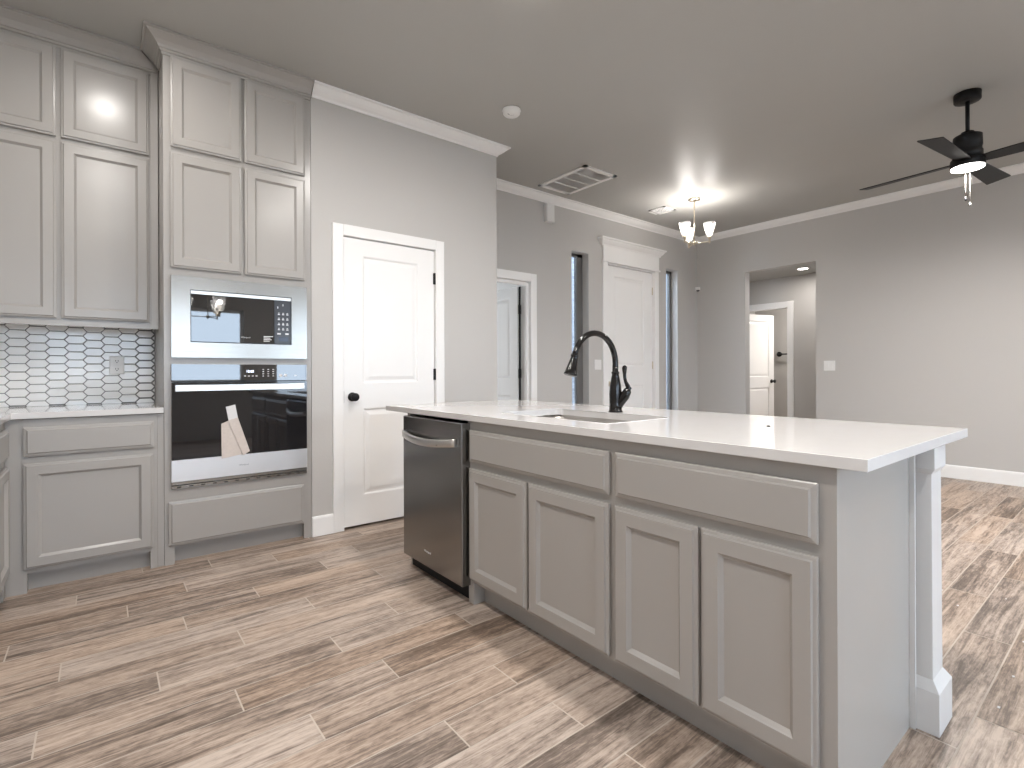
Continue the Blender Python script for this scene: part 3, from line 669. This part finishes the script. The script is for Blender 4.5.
# speck on the counter
mb = MB(); mb.lathe((1.905, .885, .9142), [(.001, 0), (.007, 0), (.006, .003), (.001, .004)], 10, cap=False); tag(link('plug_cap', mb, M['slot']), 'tiny dark speck lying on the island countertop', 'debris')

# dishwasher
t = thing('dishwasher', (1.7, 2.38, .01), 'dark stainless steel dishwasher at the far end of the island', 'dishwasher'); DX = 1.345; a0, a1 = 2.075, 2.682
mb = MB(); mb.box(1.398, 1.94, 2.092, 2.698, .10, .862); mb.box(1.47, 1.90, 2.10, 2.69, .012, .10); link('tub', mb, M['blackplastic'], t)
fd = Fr((DX + .052, 0, 0), (0, -1, 0), (-1, 0, 0)); mb = MB()
fd.rings(mb, -a1, -a0, .086, .870, [(0, 0), (0, .046), (.002, .050), (.006, .052)]); dr = link('dishwasher_door', mb, M['darksteel'], t, bevel=.001)
mb = MB(); mb.box(1.412, 1.427, 2.094, 2.700, .002, .092); link('kick_plate', mb, M['black'], t)
for y in (2.14, 2.64): mb = MB(); mb.lathe((1.52, y, 0.0005), [(.02, 0), (.02, .012)], 12); link('leveling_foot', mb, M['black'], t)
mb = MB(); n = 20; top, bot = [], []
ya, yb2 = 2.118, 2.668; V = []
for i in range(n + 1):
    s_ = i / n; y = ya + (yb2 - ya) * s_; bow = math.sin(PI * s_) ** .8 * .034; sag = -.018 * math.sin(PI * s_) + .0; w = .019
    V.append([mb.vert(p) for p in ((DX - .010 - bow, y, .772 + sag - w), (DX - .014 - bow, y, .772 + sag - w * .8), (DX - .014 - bow, y, .772 + sag + w * .8), (DX - .010 - bow, y, .772 + sag + w), (DX - .002 - bow * .8, y, .772 + sag + w), (DX - .002 - bow * .8, y, .772 + sag - w))])
mb.smooth = True
for p, q in zip(V, V[1:]):
    for k in range(6): mb.face((p[k], p[(k + 1) % 6], q[(k + 1) % 6], q[k]))
mb.smooth = False; mb.face(V[0][::-1]); mb.face(V[-1])
for y in (ya + .006, yb2 - .024): mb.box(DX - .012, DX, y, y + .018, .757, .787)
link('door_handle', mb, M['handle'], dr)
text('logo', 'Whirlpool', .017, Fr((DX, 0, 0), (0, -1, 0), (-1, 0, 0)), -2.405, .163, .0003, M['print'], dr, align='CENTER', depth=.0002)

# ------------------------------------------------------------------ ceiling items
FX, FYc = 4.785, .828
t = thing('ceiling_fan', (FX, FYc, CEIL), 'black four-blade ceiling fan with a lit round lens and pull chains', 'ceiling fan')
mb = MB(); mb.lathe((FX, FYc, CEIL - .001), [(.076, 0), (.076, -.050), (.073, -.056), (.03, -.057)], 32); link('canopy', mb, M['black'], t)
mb = MB(); mb.lathe((FX, FYc, CEIL - .06), [(.0125, 0), (.0125, -.22)], 16); link('downrod', mb, M['black'], t)
mb = MB(); mb.lathe((FX, FYc, 2.80), [(.018, 0), (.036, -.004), (.038, -.022), (.066, -.026), (.080, -.034), (.082, -.110), (.078, -.114), (.078, -.140), (.084, -.145), (.084, -.192)], 40); link('motor_housing', mb, M['black'], t)
mb = MB(); mb.lathe((FX, FYc, 2.608), [(.090, 0), (.096, -.004), (.097, -.056), (.094, -.060)], 40); lk = link('light_kit', mb, M['black'], t)
mb = MB(); mb.lathe((FX, FYc, 2.5485), [(.093, 0), (.092, -.008), (.07, -.013), (.03, -.015), (.002, -.016)], 40); link('lens', mb, M['lens'], lk)
area('fan_light', (FX, FYc, 2.525), .17, 42, (1, .96, .92)).parent = None
for k in range(4):
    a = math.radians(84 + 90 * k); d = Vector((math.cos(a), math.sin(a), 0)); s_ = Vector((-d.y, d.x, 0)); pt = math.tan(math.radians(11)); mb = MB()
    def bp(r_, w, up): return Vector((FX, FYc, 2.588)) + d * r_ + s_ * w + Vector((0, 0, -w * pt + up))
    sec = [(.075, .042), (.14, .052), (.655, .070), (.661, .066)]; vs = [[mb.vert(bp(r_, w, u_)) for w, u_ in ((-ww, -.003), (ww, -.003), (ww, .003), (-ww, .003))] for r_, ww in sec]
    for p, q in zip(vs, vs[1:]):
        for j in range(4): mb.face((p[j], p[(j + 1) % 4], q[(j + 1) % 4], q[j]))
    mb.face(vs[0][::-1]); mb.face(vs[-1]); link('blade', mb, M['black'], t)
for (dx, dy, zb, m_) in ((-.035, -.02, 2.345, 'black'), (.0, .03, 2.30, 'chain')):
    bx, by = FX - .095 + dx * 0, FYc - .06
    ox = Vector((.985, .17, 0)) * .088 + Vector((.17, -.985, 0)) * (-.012 if m_ == 'black' else .012)
    x, y = FX + ox.x, FYc + ox.y; mb = MB(); mb.tube([(x, y, 2.575), (x, y, zb + .02)], .0028 if m_ == 'chain' else .0022, 6); c = link('pull_chain', mb, M['chain'], t)
    mb = MB(); mb.lathe((x, y, zb + .022), [(.002, 0), (.007, -.006), (.007, -.024), (.003, -.030)], 12); link('pull_knob', mb, M[m_], c)

def chandelier(cx_, cy_, zs, label, power, rad=.17, ang0=103.6, sc=1.0):
    t = thing('chandelier', (cx_, cy_, CEIL), label, 'chandelier')
    mb = MB(); mb.lathe((cx_, cy_, CEIL - .001), [(.066, 0), (.066, -.012), (.05, -.020), (.012, -.024)], 28); link('canopy', mb, M['nickel'], t)
    mb = MB(); mb.tube([(cx_, cy_, CEIL - .02), (cx_, cy_, zs - .05)], .0065, 10); link('stem', mb, M['nickel'], t)
    mb = MB(); mb.lathe((cx_, cy_, zs - .04), [(.008, 0), (.02, -.006), (.026, -.018), (.022, -.03), (.010, -.036), (.006, -.045), (.003, -.052)], 20); link('hub', mb, M['nickel'], t)
    for k in range(3):
        a = math.radians(ang0 + 120 * k - 38.61); d = Vector((math.cos(a), math.sin(a), 0)); c = Vector((cx_, cy_, zs)) + d * rad * sc; mb = MB()
        mb.tube([Vector((cx_, cy_, zs - .058)), Vector((cx_, cy_, zs - .060)) + d * rad * sc * .6, Vector((cx_, cy_, zs - .058)) + d * rad * sc], .006, 10)
        mb.lathe(c + Vector((0, 0, -.075)), [(.006, 0), (.011, .008), (.011, .045), (.018, .05), (.020, .078), (.012, .08)], 16); ar = link('arm', mb, M['nickel'], t)
        mb = MB(); r0, r1, H = .036 * sc, .068 * sc, .155 * sc; mb.lathe(c + Vector((0, 0, .002)), [(.015, 0), (r0, .004), (r1, H), (r1 - .004, H), (r0 - .004, .010), (.012, .008)], 28, cap=False); link('glass_shade', mb, M['shade'], ar)
        mb = MB(); mb.lathe(c + Vector((0, 0, .010)), [(.010, 0), (.012, .015), (.022, .04), (.027, .065), (.022, .085), (.010, .097), (.001, .1)], 18, cap=False); bu = link('bulb', mb, M['bulb'], ar)
        point('chandelier_bulb', c + Vector((0, 0, .125)), power, .03)
    return t
chandelier(5.262, 3.266, 2.625, 'warm nickel chandelier with three lit glass shades near the far corner', 5.6, rad=.17, ang0=92, sc=.95)
chandelier(1.15, -1.0, 1.95, 'chandelier with glass shades seen only mirrored in the microwave door', 4.0, rad=.20, sc=1.25)

# smoke detector
t = thing('smoke_detector', (2.398, 2.997, CEIL), 'round white smoke detector on the ceiling above the pantry corner', 'smoke detector')
mb = MB(); mb.lathe((2.398, 2.997, CEIL - .0005), [(.068, 0), (.070, -.008), (.066, -.012), (.064, -.028), (.055, -.038), (.02, -.042)], 32); link('cover', mb, M['whiteplastic'], t)
mb = MB(); mb.tube([(2.398 + .030 * math.cos(a) - .02, 2.997 + .030 * math.sin(a) - .03, CEIL - .040) for a in [math.radians(20 + 12 * k) for k in range(10)]], .003, 6); link('vent_slot', mb, M['slot'], t)
# return grille
t = thing('return_grille', (3.8, 3.7, CEIL), 'large white louvered return air grille on the ceiling', 'vent'); gx0, gx1, gy0, gy1 = 3.575, 4.025, 3.355, 4.03
fc = Fr((0, 0, CEIL), (1, 0, 0), (0, 0, -1), (0, 1, 0)); mb = MB()
for (a, b, c, d) in ((gx0, gx0 + .04, gy0, gy1), (gx1 - .04, gx1, gy0, gy1), (gx0, gx1, gy0, gy0 + .04), (gx0, gx1, gy1 - .04, gy1)): mb.box(a, b, c, d, CEIL - .012, CEIL - .0005)
for k in range(1, 4): y = gy0 + .04 + (gy1 - gy0 - .08) * k / 4; mb.box(gx0 + .04, gx1 - .04, y - .006, y + .006, CEIL - .011, CEIL - .0005)
link('grille_frame', mb, M['trim'], t); mb = MB()
for k in range(26):
    x = gx0 + .045 + k * .0142; p = [(x, CEIL - .010), (x + .002, CEIL - .010), (x + .011, CEIL - .002), (x + .009, CEIL - .002)]
    a = [mb.vert((q[0], gy0 + .04, q[1])) for q in p]; b = [mb.vert((q[0], gy1 - .04, q[1])) for q in p]
    for j in range(4): mb.face((a[j], b[j], b[(j + 1) % 4], a[(j + 1) % 4]))
link('louvers', mb, M['trim'], t)
mb = MB(); mb.box(gx0 + .03, gx1 - .03, gy0 + .03, gy1 - .03, CEIL - .0014, CEIL - .0004); link('backing', mb, mat('grille_backing', (.85, .83, .81), .8), t)
# supply register
t = thing('ceiling_register', (5.30, 3.74, CEIL), 'small white supply air register on the ceiling beside the chandelier', 'vent')
mb = MB(); x0, x1, y0, y1 = 5.20, 5.43, 3.62, 3.84
for (a, b, c, d) in ((x0, x0 + .035, y0, y1), (x1 - .035, x1, y0, y1), (x0, x1, y0, y0 + .035), (x0, x1, y1 - .035, y1), ((x0 + x1) / 2 - .008, (x0 + x1) / 2 + .008, y0, y1)): mb.box(a, b, c, d, CEIL - .010, CEIL - .0005)
link('register_frame', mb, M['whiteplastic'], t); mb = MB()
for k in range(9): y = y0 + .045 + k * .025; mb.box(x0 + .035, x1 - .035, y, y + .008, CEIL - .009, CEIL - .003)
link('louvers', mb, M['whiteplastic'], t); mb = MB(); mb.box(x0 + .03, x1 - .03, y0 + .03, y1 - .03, CEIL - .0014, CEIL - .0004); link('backing', mb, M['slot'], t)
# door chime
mb = MB(); fr = Fr((0, YB, 0), (1, 0, 0), (0, -1, 0)); fr.rings(mb, 3.835, 3.955, 2.775, 2.975, [(0, 0), (0, .045), (.006, .055), (.012, .058)]); tag(link('door_chime', mb, M['whiteplastic'], bevel=.004), 'white door chime box high on the back wall under the crown', 'door chime')
# motion sensor in the corner
t = thing('motion_sensor', (XR - .03, YB - .03, 2.33), 'small white motion sensor in the far corner of the room', 'sensor')
mb = MB(); mb.lathe((XR - .035, YB - .035, 2.35), [(.003, 0), (.028, -.006), (.032, -.03), (.028, -.046)], 18); mb.box(XR - .05, XR - .001, YB - .05, YB - .001, 2.30, 2.35); link('housing', mb, M['whiteplastic'], t)
mb = MB(); mb.lathe((XR - .035, YB - .035, 2.303), [(.026, 0), (.018, -.014), (.003, -.018)], 16); link('sensor_lens', mb, M['slot'], t)
# recessed disc lights
def disc(x, y, z, label, power, group=None, r=.075, col=WARM, dome=0):
    t = thing('recessed_light', (x, y, z), label, 'ceiling light', group); mb = MB(); mb.lathe((x, y, z - .0005), [(r + .018, 0), (r + .018, -.004), (r + .002, -.010), (r, -.006)], 28); link('trim_ring', mb, M['whiteplastic'], t)
    mb = MB(); mb.lathe((x, y, z - .008), [(r - .001, 0), (r * .98, -.004 - dome * .4), (r * .8, -.005 - dome * .85), (.002, -.006 - dome)], 28); link('lens', mb, M['lens'], t)
    area('recessed_lamp', (x, y, z - .018 - dome), r * 1.9, power, col)
disc(7.40, 2.97, 2.50, 'round lit recessed light in the hallway ceiling beyond the opening', 6.5, r=.06)
KG = 'recessed kitchen ceiling lights out of view'
for (x, y) in ((1.66, 1.91), (1.66, .75), (.03, 3.0), (.03, 1.45), (.03, -.3), (3.3, -1.1), (5.2, -1.1)): disc(x, y, CEIL, 'round lit recessed light in the main ceiling', 8 if y == 3.0 else 20, KG, dome=.05 if x == 1.66 else 0)
area('bedroom_portal', (3.35, 6.88, 1.35), 1.26, 1, (1, 1, 1), (-PI / 2, 0, 0), 'RECTANGLE', 2.2, portal=True)
area('far_room_lamp', (9.0, 3.2, 2.48), .2, 26, WARM)
# bits of debris on the floor at right
mb = MB(); rg = random.Random(5)
for k in range(14):
    x = 2.3 + rg.random() * 1.4; y = .22 + rg.random() * .5; a = rg.random() * 3; w = .004 + rg.random() * .006
    p = [(x + w * math.cos(a + q), y + w * .5 * math.sin(a + q)) for q in (0, 1.6, 3.1, 4.7)]; mb.prism(p, .0003, .0018)
o = link('paint_chips', mb, M['papertag']); tag(o, 'tiny white chips scattered on the floor beyond the island post', 'debris'); o['kind'] = 'stuff'
